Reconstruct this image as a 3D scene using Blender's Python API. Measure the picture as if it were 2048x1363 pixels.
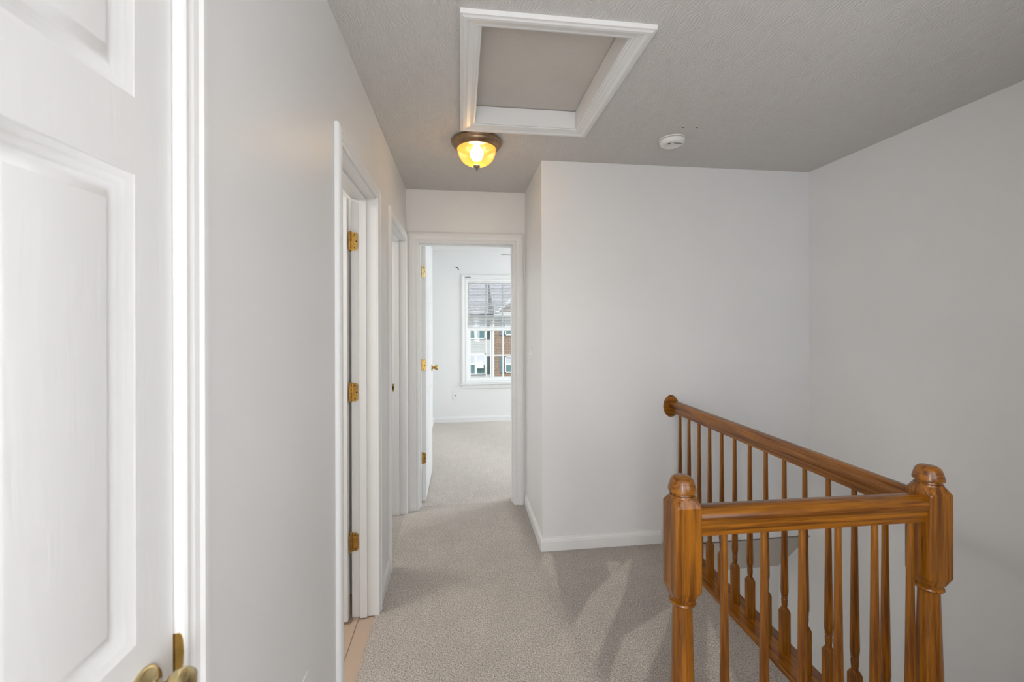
import bpy, bmesh, math, random
from mathutils import Vector, Matrix
random.seed(7)
for o in list(bpy.data.objects): bpy.data.objects.remove(o)
S = bpy.context.scene
COL = S.collection
PI = math.pi

# ------------------------------------------------------------------ main measures (metres)
XL, XR, X2 = -.4115, .502, 2.346        # left wall, alcove wall, right wall
Y1, Y2, YB = 2.5749, 3.2523, 5.995      # stair back wall, bedroom doorway wall, bedroom window wall
H = 2.44
TH = .118                               # partition thickness
XBL = -.396                             # bedroom left wall
CAMZ = 1.4386

# ------------------------------------------------------------------ camera
cam = bpy.data.cameras.new('camera'); camo = bpy.data.objects.new('camera', cam); COL.objects.link(camo)
cam.sensor_width = 36; cam.lens = 36 * 836.66 / 2048
cam.shift_y = -40.48 / 2048
cam.clip_start = .02; cam.clip_end = 300
camo.matrix_world = Matrix.Translation((0, 0, CAMZ)) @ Matrix.Rotation(-.1214, 4, 'Z') @ Matrix.Rotation(PI / 2, 4, 'X') @ Matrix.Rotation(-.0029, 4, 'Z')
cam.dof.use_dof = True; cam.dof.focus_distance = 2.6; cam.dof.aperture_fstop = 4.5
S.camera = camo

# ------------------------------------------------------------------ world, exposure
S.view_settings.view_transform = 'Standard'; S.view_settings.look = 'None'
S.view_settings.gamma = 1; S.view_settings.use_curve_mapping = False
S.view_settings.exposure = 0.07
W = bpy.data.worlds.new('world'); S.world = W; W.use_nodes = True
nt = W.node_tree; nt.nodes.clear()
sky = nt.nodes.new('ShaderNodeTexSky'); sky.sky_type = 'NISHITA'; sky.sun_disc = False
sky.sun_elevation = math.radians(48); sky.sun_rotation = math.radians(200)
bg = nt.nodes.new('ShaderNodeBackground'); bg.inputs[1].default_value = .36
hs = nt.nodes.new('ShaderNodeHueSaturation'); hs.inputs['Saturation'].default_value = .45
wo = nt.nodes.new('ShaderNodeOutputWorld')
nt.links.new(sky.outputs[0], hs.inputs['Color']); nt.links.new(hs.outputs[0], bg.inputs[0]); nt.links.new(bg.outputs[0], wo.inputs[0])

def area(name, loc, target, sx, sy, power, color=(1, 1, 1)):
    l = bpy.data.lights.new(name, 'AREA'); l.shape = 'RECTANGLE'; l.size = sx; l.size_y = sy
    l.energy = power; l.color = color
    o = bpy.data.objects.new(name, l); COL.objects.link(o); o.location = loc
    d = Vector(target) - Vector(loc)
    o.rotation_euler = d.to_track_quat('-Z', 'Y').to_euler()
    return o
# fill light added behind the viewpoint, at an invented window ending the hall
area('rear_hall_fill', (.08, -1.93, 1.5), (.08, 0, 1.5), .8, 1.45, 1.5, (.97, .985, 1))
# added fill lights along the solid hall walls behind the viewpoint; no openings there
area('left_hall_fill', (-.37, -.95, 1.4), (.9, -.42, 1.4), .7, 1.7, 50, (.98, .985, 1))
area('right_hall_fill', (.53, -.75, 1.5), (-.41, -.25, 1.45), .6, 1.4, 20, (.98, .985, 1))
# added fill light at an invented landing window (behind the viewpoint, right)
area('stair_fill', (1.12, .0, 1.55), (1.0, 2, 1.45), .80, 1.1, 5.6, (.98, .99, 1))
# added bedroom fill light at a supposed side window (right, out of view)
area('bedroom_fill', (3.12, 4.8, 1.4), (0, 4.8, 1.2), 1.4, 1.4, 62, (.88, .945, 1))
# added fill light in the closed lower hall at the foot of the stairs
area('lower_hall_fill', (.85, 1.8, -1.25), (2.0, 2.86, -1.0), .8, .8, 8, (1, .98, .95))
# added fill light under the bathroom ceiling, no fixture modelled
area('bathroom_fill', (-1.5, 1.6, 2.36), (-1.5, 1.6, 0), .5, .5, 19, (1, .94, .86))
# added fill light high in the windowless room behind the second doorway
area('side_room_fill', (-1.6, 2.85, 2.3), (-1.5, 2.9, 0), .3, .3, 15, (1, .97, .93))
sun = bpy.data.lights.new('sun', 'SUN'); sun.energy = 2.2; sun.angle = .02; sun.color = (1, .96, .9)
suno = bpy.data.objects.new('sun', sun); COL.objects.link(suno)
suno.rotation_euler = Vector((.35, .8, -1.0)).to_track_quat('-Z', 'Y').to_euler()

# ------------------------------------------------------------------ materials
def newmat(name):
    m = bpy.data.materials.new(name); m.use_nodes = True
    n = m.node_tree; b = n.nodes['Principled BSDF']
    return m, n, b
def N(n, t, **k):
    x = n.nodes.new(t)
    for a, v in k.items():
        if a in x.inputs: x.inputs[a].default_value = v
        else: setattr(x, a, v)
    return x
def rgb(r, g, b):
    f = lambda c: ((c / 255 + .055) / 1.055) ** 2.4 if c > 10 else c / 255 / 12.92
    return (f(r), f(g), f(b), 1)
def coords(n, scale=(1, 1, 1), kind='Object', rot=(0, 0, 0)):
    tc = N(n, 'ShaderNodeTexCoord'); mp = N(n, 'ShaderNodeMapping')
    mp.inputs['Scale'].default_value = scale; mp.inputs['Rotation'].default_value = rot
    n.links.new(tc.outputs[kind], mp.inputs[0]); return mp.outputs[0]
def bumpy(n, b, height, strength, dist):
    bp = N(n, 'ShaderNodeBump', Strength=strength, Distance=dist)
    n.links.new(height, bp.inputs['Height']); n.links.new(bp.outputs[0], b.inputs['Normal'])
def paint(name, col, rough=.5, bump=.06, scale=180, mottled=0):
    m, n, b = newmat(name); b.inputs['Base Color'].default_value = col; b.inputs['Roughness'].default_value = rough
    v = coords(n)
    t = N(n, 'ShaderNodeTexNoise', Scale=scale, Detail=3.0); n.links.new(v, t.inputs[0])
    if bump: bumpy(n, b, t.outputs[0], bump, .002)
    if mottled:
        t2 = N(n, 'ShaderNodeTexNoise', Scale=2.2, Detail=4.0); n.links.new(v, t2.inputs[0])
        r = N(n, 'ShaderNodeValToRGB'); c = col
        r.color_ramp.elements[0].position = .3; r.color_ramp.elements[1].position = .7
        r.color_ramp.elements[0].color = tuple(x * (1 - mottled) for x in c[:3]) + (1,); r.color_ramp.elements[1].color = c
        n.links.new(t2.outputs[0], r.inputs[0]); n.links.new(r.outputs[0], b.inputs['Base Color'])
    return m
M_WALL = paint('wall_paint', (.80, .798, .793, 1), .42, .05, 160, .03)
M_BEDW = paint('bedroom_paint', (.80, .80, .79, 1), .5, .05, 160)
M_TRIM = paint('gloss_trim_paint', (.80, .80, .79, 1), .42, .02, 60)
M_VINYL = paint('white_plastic', (.92, .92, .91, 1), .35, 0)
M_PLATE = paint('plate_plastic', (.80, .79, .77, 1), .35, 0)
M_DARK = paint('dark_hole', (.02, .018, .015, 1), .7, 0)

def ceiling_mat():
    m, n, b = newmat('textured_ceiling'); b.inputs['Roughness'].default_value = .75
    b.inputs['Base Color'].default_value = (.64, .62, .60, 1)
    v = coords(n)
    t = N(n, 'ShaderNodeTexNoise', Scale=9.0, Detail=2.0, Distortion=1.2); n.links.new(v, t.inputs[0])
    w = N(n, 'ShaderNodeTexWave', Scale=26.0, Distortion=22.0, Detail=3.0); w.inputs['Detail Scale'].default_value = .55
    n.links.new(v, w.inputs[0])
    mx = N(n, 'ShaderNodeMath', operation='MULTIPLY'); n.links.new(t.outputs[0], mx.inputs[0]); n.links.new(w.outputs[0], mx.inputs[1])
    bumpy(n, b, mx.outputs[0], .5, .0045)
    return m
M_CEIL = ceiling_mat()
M_HATCH = paint('hatch_board', (.66, .62, .58, 1), .8, .6, 90, .10)

def door_mat():
    m, n, b = newmat('moulded_door_paint'); b.inputs['Base Color'].default_value = (.785, .785, .78, 1); b.inputs['Roughness'].default_value = .42
    v = coords(n, (9, 9, 1.1))
    t = N(n, 'ShaderNodeTexNoise', Scale=6.0, Detail=4.0, Distortion=1.5); n.links.new(v, t.inputs[0])
    bumpy(n, b, t.outputs[0], .22, .0025)
    return m
M_DOOR = door_mat()

def carpet_mat():
    m, n, b = newmat('cut_pile_carpet'); b.inputs['Roughness'].default_value = .95
    b.inputs['Specular IOR Level'].default_value = .1
    b.inputs['Sheen Weight'].default_value = .25; b.inputs['Sheen Roughness'].default_value = .5
    v = coords(n)
    f = N(n, 'ShaderNodeTexNoise', Scale=170.0, Detail=4.0, Roughness=.85); n.links.new(v, f.inputs[0])
    g = N(n, 'ShaderNodeTexNoise', Scale=7.0, Detail=5.0, Roughness=.65); n.links.new(v, g.inputs[0])
    vv = N(n, 'ShaderNodeTexVoronoi', Scale=120.0); n.links.new(v, vv.inputs[0])
    r = N(n, 'ShaderNodeValToRGB')
    e = r.color_ramp.elements; e[0].position = .36; e[0].color = (.20, .165, .135, 1); e[1].position = .62; e[1].color = (1.0, .91, .82, 1)
    n.links.new(f.outputs[0], r.inputs[0])
    # nap direction (vacuum tracks) is stored per vertex
    at = N(n, 'ShaderNodeAttribute', attribute_name='nap')
    ad = N(n, 'ShaderNodeMath', operation='MULTIPLY_ADD'); ad.inputs[1].default_value = .50; ad.inputs[2].default_value = .54
    n.links.new(at.outputs['Fac'], ad.inputs[0])
    g2 = N(n, 'ShaderNodeMath', operation='MULTIPLY_ADD'); g2.inputs[1].default_value = .30; g2.inputs[2].default_value = .85
    n.links.new(g.outputs[0], g2.inputs[0])
    ml = N(n, 'ShaderNodeMath', operation='MULTIPLY'); n.links.new(ad.outputs[0], ml.inputs[0]); n.links.new(g2.outputs[0], ml.inputs[1])
    mx = N(n, 'ShaderNodeVectorMath', operation='SCALE'); n.links.new(r.outputs[0], mx.inputs[0]); n.links.new(ml.outputs[0], mx.inputs['Scale'])
    n.links.new(mx.outputs[0], b.inputs['Base Color'])
    sm = N(n, 'ShaderNodeMath', operation='ADD'); n.links.new(f.outputs[0], sm.inputs[0]); n.links.new(vv.outputs[0], sm.inputs[1])
    bumpy(n, b, sm.outputs[0], .9, .006)
    return m
M_CARPET = carpet_mat()

def wood_mat(name, axis, light=(.30, .105, .006), dark=(.105, .031, .0025)):
    m, n, b = newmat(name); b.inputs['Roughness'].default_value = .27
    b.inputs['Coat Weight'].default_value = .22; b.inputs['Specular IOR Level'].default_value = .4; b.inputs['Coat Roughness'].default_value = .12
    sc = [55, 55, 55]; sc[axis] = 2.2
    v = coords(n, sc)
    t = N(n, 'ShaderNodeTexNoise', Scale=1.0, Detail=5.0, Roughness=.62, Distortion=.6); n.links.new(v, t.inputs[0])
    sc2 = [260, 260, 260]; sc2[axis] = 9
    v2 = coords(n, sc2)
    p = N(n, 'ShaderNodeTexNoise', Scale=1.0, Detail=2.0); n.links.new(v2, p.inputs[0])
    ad = N(n, 'ShaderNodeMath', operation='MULTIPLY_ADD'); ad.inputs[1].default_value = .35
    n.links.new(p.outputs[0], ad.inputs[0]); n.links.new(t.outputs[0], ad.inputs[2])
    r = N(n, 'ShaderNodeValToRGB'); e = r.color_ramp.elements
    e[0].position = .52; e[0].color = dark + (1,); e[1].position = .80; e[1].color = light + (1,)
    n.links.new(ad.outputs[0], r.inputs[0]); n.links.new(r.outputs[0], b.inputs['Base Color'])
    bumpy(n, b, ad.outputs[0], .06, .001)
    return m
M_WZ = wood_mat('golden_oak_vertical', 2); M_WX = wood_mat('golden_oak_across', 0); M_WY = wood_mat('golden_oak_along', 1)

def metal(name, col, rough):
    m, n, b = newmat(name); b.inputs['Metallic'].default_value = 1; b.inputs['Roughness'].default_value = rough
    v = coords(n); t = N(n, 'ShaderNodeTexNoise', Scale=40.0, Detail=3.0); n.links.new(v, t.inputs[0])
    r = N(n, 'ShaderNodeValToRGB'); e = r.color_ramp.elements
    e[0].position = .35; e[0].color = tuple(c * .72 for c in col) + (1,); e[1].position = .65; e[1].color = col + (1,)
    n.links.new(t.outputs[0], r.inputs[0]); n.links.new(r.outputs[0], b.inputs['Base Color'])
    return m
M_BRASS = metal('aged_brass', (.60, .38, .11), .26)
M_BRASSD = metal('polished_glint_brass', (.78, .62, .32), .16)
M_BRONZE = metal('brushed_bronze', (.42, .29, .18), .36)
M_NICKEL = metal('dull_pewter', (.38, .36, .33), .35)
M_BLKMET = metal('black_iron', (.03, .027, .025), .4)

def shade_mat():
    m, n, b = newmat('amber_ribbed_glass'); n.nodes.remove(b)
    out = n.nodes['Material Output']
    tr = N(n, 'ShaderNodeBsdfTransparent'); tr.inputs[0].default_value = (1, .76, .40, 1)
    tl = N(n, 'ShaderNodeBsdfTranslucent'); tl.inputs[0].default_value = (.20, .078, .012, 1)
    gl = N(n, 'ShaderNodeBsdfGlossy', Roughness=.12)
    m1 = N(n, 'ShaderNodeMixShader'); m1.inputs[0].default_value = .62
    m2 = N(n, 'ShaderNodeMixShader'); m2.inputs[0].default_value = .10
    n.links.new(tr.outputs[0], m1.inputs[1]); n.links.new(tl.outputs[0], m1.inputs[2])
    n.links.new(m1.outputs[0], m2.inputs[1]); n.links.new(gl.outputs[0], m2.inputs[2]); n.links.new(m2.outputs[0], out.inputs[0])
    return m
M_SHADE = shade_mat()
def emis(name, col, s):
    m, n, b = newmat(name); b.inputs['Emission Color'].default_value = col; b.inputs['Emission Strength'].default_value = s
    b.inputs['Base Color'].default_value = (.8, .8, .8, 1); return m
M_BULB = emis('lit_bulb', (1, .91, .77, 1), 82)
M_LED = emis('green_led', (.2, 1, .3, 1), .6)

def glass_mat():
    m, n, b = newmat('window_glass'); n.nodes.remove(b); out = n.nodes['Material Output']
    tr = N(n, 'ShaderNodeBsdfTransparent'); tr.inputs[0].default_value = (.95, .97, .97, 1)
    gl = N(n, 'ShaderNodeBsdfGlossy', Roughness=.02); fr = N(n, 'ShaderNodeFresnel', IOR=1.45)
    mx = N(n, 'ShaderNodeMixShader'); n.links.new(fr.outputs[0], mx.inputs[0])
    n.links.new(tr.outputs[0], mx.inputs[1]); n.links.new(gl.outputs[0], mx.inputs[2]); n.links.new(mx.outputs[0], out.inputs[0])
    return m
M_GLASS = glass_mat()
def slat_mat():
    m, n, b = newmat('blind_slat'); b.inputs['Base Color'].default_value = (.84, .84, .84, 1); b.inputs['Roughness'].default_value = .4
    return m
M_SLAT = slat_mat()
M_BATHFLOOR = paint('tan_vinyl_floor', (.55, .42, .32, 1), .35, .03, 30, .06)
def siding_mat():
    m, n, b = newmat('grey_lap_siding'); b.inputs['Roughness'].default_value = .7
    v = coords(n); s = N(n, 'ShaderNodeSeparateXYZ'); n.links.new(v, s.inputs[0])
    mu = N(n, 'ShaderNodeMath', operation='MULTIPLY'); mu.inputs[1].default_value = 1 / .105; n.links.new(s.outputs[2], mu.inputs[0])
    fr = N(n, 'ShaderNodeMath', operation='FRACT'); n.links.new(mu.outputs[0], fr.inputs[0])
    r = N(n, 'ShaderNodeValToRGB'); e = r.color_ramp.elements
    e[0].position = .0; e[0].color = (.28, .29, .29, 1); e[1].position = .18; e[1].color = (.50, .50, .50, 1)
    n.links.new(fr.outputs[0], r.inputs[0]); n.links.new(r.outputs[0], b.inputs['Base Color'])
    bumpy(n, b, fr.outputs[0], .6, .02)
    return m
M_SIDING = siding_mat()
def brick_mat():
    m, n, b = newmat('brown_brick'); b.inputs['Roughness'].default_value = .85
    v = coords(n, rot=(PI / 2, 0, 0))
    t = N(n, 'ShaderNodeTexBrick', Scale=1.0); t.inputs['Brick Width'].default_value = .22; t.inputs['Row Height'].default_value = .072
    t.inputs['Mortar Size'].default_value = .008
    t.inputs['Color1'].default_value = (.36, .20, .13, 1); t.inputs['Color2'].default_value = (.25, .16, .11, 1); t.inputs['Mortar'].default_value = (.45, .38, .30, 1)
    n.links.new(v, t.inputs[0])
    z = N(n, 'ShaderNodeTexNoise', Scale=8.0, Detail=3.0); n.links.new(v, z.inputs[0])
    mx = N(n, 'ShaderNodeMix', data_type='RGBA', blend_type='MULTIPLY'); mx.inputs[0].default_value = .5
    n.links.new(t.outputs[0], mx.inputs[6]); n.links.new(z.outputs[0], mx.inputs[7]); n.links.new(mx.outputs[2], b.inputs['Base Color'])
    return m
M_BRICK = brick_mat()
M_ROOF = paint('grey_shingle', (.42, .41, .44, 1), .9, .8, 14, .15)
M_ROOFD = paint('dark_shingle', (.05, .085, .08, 1), .9, .5, 14)
M_SHUT = paint('dark_green_shutter', (.03, .045, .04, 1), .6, 0)
M_SHUTB = paint('slate_blue_shutter', (.10, .16, .19, 1), .6, 0)
def tealglass():
    m, n, b = newmat('house_glass'); b.inputs['Base Color'].default_value = (.10, .19, .20, 1); b.inputs['Roughness'].default_value = .15; return m
M_TEAL = tealglass()
M_CURT = paint('pale_curtain', (.50, .52, .58, 1), .8, .2, 20, .1)
M_EXTW = paint('exterior_white', (.82, .82, .84, 1), .5, 0)
M_GRASS = paint('lawn', (.10, .16, .05, 1), .95, .8, 30, .4)
M_FAN = paint('walnut_blade', (.075, .04, .028, 1), .4, .1, 40)

# ------------------------------------------------------------------ mesh helpers
def link(name, bm, mat, parent=None, smooth=False, bevel=0, seg=2):
    bmesh.ops.recalc_face_normals(bm, faces=bm.faces[:])
    me = bpy.data.meshes.new(name); bm.to_mesh(me); bm.free()
    o = bpy.data.objects.new(name, me); COL.objects.link(o)
    me.materials.append(mat)
    if smooth:
        me.shade_smooth()
    if bevel:
        md = o.modifiers.new('bevel', 'BEVEL'); md.width = bevel; md.segments = seg; md.limit_method = 'ANGLE'; md.angle_limit = .6
    if parent: o.parent = parent
    return o
def autosmooth(o, ang=35):
    me = o.data; me.shade_smooth()
    bm = bmesh.new(); bm.from_mesh(me)
    for e in bm.edges:
        if len(e.link_faces) == 2 and e.calc_face_angle(0) > math.radians(ang): e.smooth = False
    bm.to_mesh(me); bm.free(); return o
def box(bm, a, b):
    x0, y0, z0 = a; x1, y1, z1 = b
    v = [bm.verts.new(p) for p in ((x0,y0,z0),(x1,y0,z0),(x1,y1,z0),(x0,y1,z0),(x0,y0,z1),(x1,y0,z1),(x1,y1,z1),(x0,y1,z1))]
    for f in ((0,3,2,1),(4,5,6,7),(0,1,5,4),(1,2,6,5),(2,3,7,6),(3,0,4,7)): bm.faces.new([v[i] for i in f])
def boxes(name, bs, mat, parent=None, bevel=0):
    bm = bmesh.new()
    for a, b in bs: box(bm, a, b)
    return link(name, bm, mat, parent, bevel=bevel)
def lathe(bm, prof, seg=32, mat=None, caps=True):
    mat = mat or Matrix.Identity(4); rings = []
    for r, z in prof:
        if r < 1e-6: rings.append([bm.verts.new(mat @ Vector((0, 0, z)))])
        else: rings.append([bm.verts.new(mat @ Vector((r * math.cos(2*PI*i/seg), r * math.sin(2*PI*i/seg), z))) for i in range(seg)])
    for A, B in zip(rings, rings[1:]):
        for i in range(seg):
            j = (i + 1) % seg
            if len(A) == 1 and len(B) == 1: continue
            if len(A) == 1: bm.faces.new((A[0], B[i], B[j]))
            elif len(B) == 1: bm.faces.new((A[i], A[j], B[0]))
            else: bm.faces.new((A[i], A[j], B[j], B[i]))
    if caps:
        for R in (rings[0], rings[-1]):
            if len(R) > 1: bm.faces.new(R)
def sweep(bm, pts, prof, closed=False):
    """pts: list of (origin Vector, outward mitre Vector, normal Vector); prof: list of (w, t)."""
    rows = [[bm.verts.new(o + d * w + n * t) for w, t in prof] for o, d, n in pts]
    k = len(prof); rng = range(len(rows)) if closed else range(len(rows) - 1)
    for i in rng:
        A, B = rows[i], rows[(i + 1) % len(rows)]
        for j in range(k):
            bm.faces.new((A[j], A[(j+1) % k], B[(j+1) % k], B[j]))
    if not closed:
        bm.faces.new(rows[0]); bm.faces.new(rows[-1])
CASING = [(0, 0), (0, .009), (.004, .0115), (.010, .0115), (.014, .009), (.020, .012), (.030, .0135), (.036, .0175), (.044, .0175), (.048, .0155), (.052, .0155), (.055, .013), (.057, .010), (.057, 0)]
def casing(name, a0, a1, top, P, axis, nrm, bottom=0, prof=CASING, scale=1.0, mat=None):
    """door casing round an opening; axis: unit vector along wall, P(a,z) -> point on wall"""
    bm = bmesh.new(); n = Vector(nrm); ax = Vector(axis); up = Vector((0, 0, 1))
    pr = [(w * scale, t) for w, t in prof]
    sweep(bm, [(P(a0, bottom), -ax, n), (P(a0, top), -ax + up, n), (P(a1, top), ax + up, n), (P(a1, bottom), ax, n)], pr)
    return link(name, bm, mat or M_TRIM)
def tag(o, label=None, cat=None, group=None, kind=None):
    for k, v in (('label', label), ('category', cat), ('group', group), ('kind', kind)):
        if v: o[k] = v
    return o
def st(o): o['kind'] = 'structure'; return o
def empty(name, loc=(0, 0, 0), rz=0):
    e = bpy.data.objects.new(name, None); e.empty_display_size = .05; COL.objects.link(e); e.location = loc; e.rotation_euler = (0, 0, rz); return e
def place(o, loc, rz=0): o.location = loc; o.rotation_euler = (0, 0, rz); return o

# ------------------------------------------------------------------ openings
D1 = (.055, .664)       # closed closet door, left wall (Y)
D2 = (1.497, 2.112)     # bathroom doorway (Y)
D3 = (2.515, 3.190)     # second doorway (Y)
DT = 2.035
BD = (-.318, .406)      # bedroom doorway (X)
# ------------------------------------------------------------------ large structure
# left wall with three openings
def wall_y(name, x0, x1, y0, y1, z0, z1, holes, mat):
    """wall running along Y with rectangular holes (ya, yb, za, zb)"""
    bs = []; y = y0
    for ya, yb, za, zb in sorted(holes):
        if ya > y: bs.append(((x0, y, z0), (x1, ya, z1)))
        if za > z0: bs.append(((x0, ya, z0), (x1, yb, za)))
        if zb < z1: bs.append(((x0, ya, zb), (x1, yb, z1)))
        y = yb
    if y < y1: bs.append(((x0, y, z0), (x1, y1, z1)))
    return boxes(name, bs, mat)
def wall_x(name, y0, y1, x0, x1, z0, z1, holes, mat):
    bs = []; x = x0
    for xa, xb, za, zb in sorted(holes):
        if xa > x: bs.append(((x, y0, z0), (xa, y1, z1)))
        if za > z0: bs.append(((xa, y0, z0), (xb, y1, za)))
        if zb < z1: bs.append(((xa, y0, zb), (xb, y1, z1)))
        x = xb
    if x < x1: bs.append(((x, y0, z0), (x1, y1, z1)))
    return boxes(name, bs, mat)
J = .019  # jamb board
wl = wall_y('wall_left', XL - TH, XL, -2.0, Y2, 0, H, [(a - J, b + J, 0, DT + J) for a, b in (D1, D2, D3)], M_WALL)
st(wl)
# wall with the bedroom doorway
st(wall_x('wall_far', Y2, Y2 + TH, XL - TH, XR + 3.0, 0, H, [(BD[0] - J, BD[1] + J, 0, DT + J)], M_WALL))
# right side of the passage (alcove return) and stair back wall, one block
st(boxes('wall_alcove', [((XR, Y1 + .12, 0), (XR + .12, Y2, H))], M_WALL))
st(boxes('wall_back', [((XR, Y1, -.02), (X2 + .12, Y1 + .12, H))], M_WALL))
st(boxes('wall_right', [((X2, -.02, -2.7), (X2 + .12, Y1, H)), ((X2, Y1, -2.7), (X2 + .12, 3.0, -.02))], M_WALL))
st(wall_x('wall_stair', -.12, -.02, .66, X2 + .12, -2.7, H, [(.70, 1.54, .98, 2.12)], M_WALL))
st(boxes('wall_hall_right', [((.56, -2.0, 0), (.66, -.02, H))], M_WALL))
st(wall_x('wall_rear', -2.12, -2.0, XL - TH, .66, 0, H, [(-.33, .48, .75, 2.22)], M_WALL))
# hall ceiling with the hatch opening
HX0, HX1, HY0, HY1 = .065, .600, 1.412, 2.125
cz0, cz1 = H, H + .10
ceil = boxes('ceiling', [((XL - TH, -2.12, cz0), (HX0, Y2, cz1)), ((HX1, -2.12, cz0), (X2 + .12, Y2, cz1)),
                         ((HX0, -2.12, cz0), (HX1, HY0, cz1)), ((HX0, HY1, cz0), (HX1, Y2, cz1))], M_CEIL); st(ceil)
hole = bmesh.new()
for x, y in ((1.149, 2.052), (1.222, 2.044)):
    lathe(hole, [(.0048, H + .001), (.0045, H - .0006), (.0012, H - .0007)], 10, Matrix.Translation((x, y, 0)))
link('screw_hole', hole, M_DARK, ceil)
# floors
def carpet_grid(name, x0, x1, y0, y1, z, step, nap, thick=.2):
    bm = bmesh.new(); nx = max(1, int((x1 - x0) / step)); ny = max(1, int((y1 - y0) / step))
    lay = bm.verts.layers.float.new('nap')
    V = [[bm.verts.new((x0 + (x1 - x0) * i / nx, y0 + (y1 - y0) * j / ny, z)) for i in range(nx + 1)] for j in range(ny + 1)]
    for r in V:
        for v in r: v[lay] = nap(v.co.x, v.co.y)
    for j in range(ny):
        for i in range(nx): bm.faces.new((V[j][i], V[j][i+1], V[j+1][i+1], V[j+1][i]))
    n = [bm.verts.new((x, y, z - thick)) for x, y in ((x0, y0), (x1, y0), (x1, y1), (x0, y1))]
    for v in n: v[lay] = .5
    # skirts
    edge = [V[0][:], [r[-1] for r in V], V[-1][::-1], [r[0] for r in V][::-1]]
    for k, e in enumerate(edge):
        bm.faces.new([*e, n[(k + 1) % 4], n[k]])
    bm.faces.new(n)
    return link(name, bm, M_CARPET)
# vacuum tracks: light wedges where the pile leans the other way (floor coordinates)
def intri(x, y, t):
    d = []
    for i in range(len(t)):
        (ax, ay), (bx, by) = t[i], t[(i + 1) % len(t)]
        L = math.hypot(bx - ax, by - ay); d.append(((bx - ax) * (y - ay) - (by - ay) * (x - ax)) / L)
    m = min(d) if sum(d) > 0 else min(-q for q in d)
    return max(0, min(1, m / .012 + .5))
TRACKS = [
    [(.502, 2.557), (.556, 2.531), (.509, 2.134), (.476, 1.864), (.267, 1.891), (.359, 2.153)],
    [(1.03, 2.442), (.836, 2.093), (.690, 2.153), (.931, 2.356)],
    [(.836, 2.093), (.536, 1.68), (.36, 1.60), (.476, 1.864), (.690, 2.153)],
    [(.86, 2.418), (.944, 2.39), (.825, 2.239)],
    [(1.06, 2.00), (.945, 1.848), (.719, 1.59), (.56, 1.42), (.50, 1.50), (.731, 1.832)],
    [(1.22, 1.95), (1.10, 1.60), (.98, 1.20), (.86, 1.20), (.99, 1.60)],
]
def nap_hall(x, y):
    # worn, lighter passage to the left and darker, freshly vacuumed pile towards the railing
    s = max(0, min(1, (x - .42 - .10 * (2.3 - y)) / .10))
    base = .87 * (1 - s) + .28 * s
    base += .10 * math.sin(x * 5.1 + 2 * math.sin(y * 3.3)) * (1 - s)
    w = max([intri(x, y, t) for t in TRACKS] + [0])
    return base * (1 - w * s) + .86 * w * s
st(carpet_grid('floor', XL - .012, 1.40, 1.085, Y2 + .06, 0, .016, nap_hall, .22))
st(carpet_grid('floor', XL - .012, .575, -2.0, 1.085, 0, .1, lambda x, y: .8, .22))
st(carpet_grid('floor', XBL - .1, 3.25, Y2 + .06, YB + .02, 0, .05, lambda x, y: 1.12 + .12 * math.sin(x * 4 + y * 3), .2))
st(boxes('floor', [((-2.45, 1.0, -.2), (XL - .013, 2.29, -.004))], M_BATHFLOOR))
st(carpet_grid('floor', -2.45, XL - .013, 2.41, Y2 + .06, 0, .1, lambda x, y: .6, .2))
# bathroom and side room shells
st(boxes('wall_bath_left', [((-2.55, .9, 0), (-2.45, 3.4, H))], M_WALL))
st(boxes('wall_bath_near', [((-2.45, .9, 0), (XL - TH, 1.0, H))], M_WALL))
st(boxes('wall_bath_far', [((-2.45, 2.29, 0), (XL - TH, 2.41, H))], M_WALL))
st(boxes('wall_side_far', [((-2.45, Y2, 0), (XL - TH, Y2 + TH, H))], M_WALL))
st(boxes('ceiling', [((-2.55, .9, H), (XL - TH, 3.4, H + .1))], M_CEIL))
st(boxes('wall_closet', [((-1.1, -.1, 0), (-1.0, .75, H)), ((-1.0, -.1, 0), (XL - TH, -.02, H)), ((-1.0, .70, 0), (XL - TH, .75, H)), ((-1.0, -.02, H - .1), (XL - TH, .70, H)), ((-1.0, -.02, -.1), (XL - TH, .70, 0))], M_WALL))

# bedroom shell
BT = .16
WX0, WX1, WZ0, WZ1 = .073, .887, .555, 2.03
st(wall_x('wall_bedroom_back', YB, YB + BT, XBL - .1, 3.3, 0, H, [(WX0, WX1, WZ0, WZ1)], M_BEDW))
st(boxes('wall_bedroom_left', [((XBL - .1, Y2 + TH, 0), (XBL, YB, H))], M_BEDW))
st(wall_y('wall_bedroom_right', 3.2, 3.3, Y2 + TH, YB, 0, H, [(4.1, 5.5, .7, 2.1)], M_BEDW))
st(boxes('wall_bedroom_front', [((XBL, Y2 + TH, DT + J + .057), (3.2, Y2 + TH + .004, H)), ((BD[1] + J + .057, Y2 + TH, 0), (3.2, Y2 + TH + .004, DT + J + .057))], M_BEDW))
st(boxes('ceiling', [((XBL - .1, Y2 + TH, H), (3.3, YB + BT, H + .1))], M_BEDW))

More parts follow.
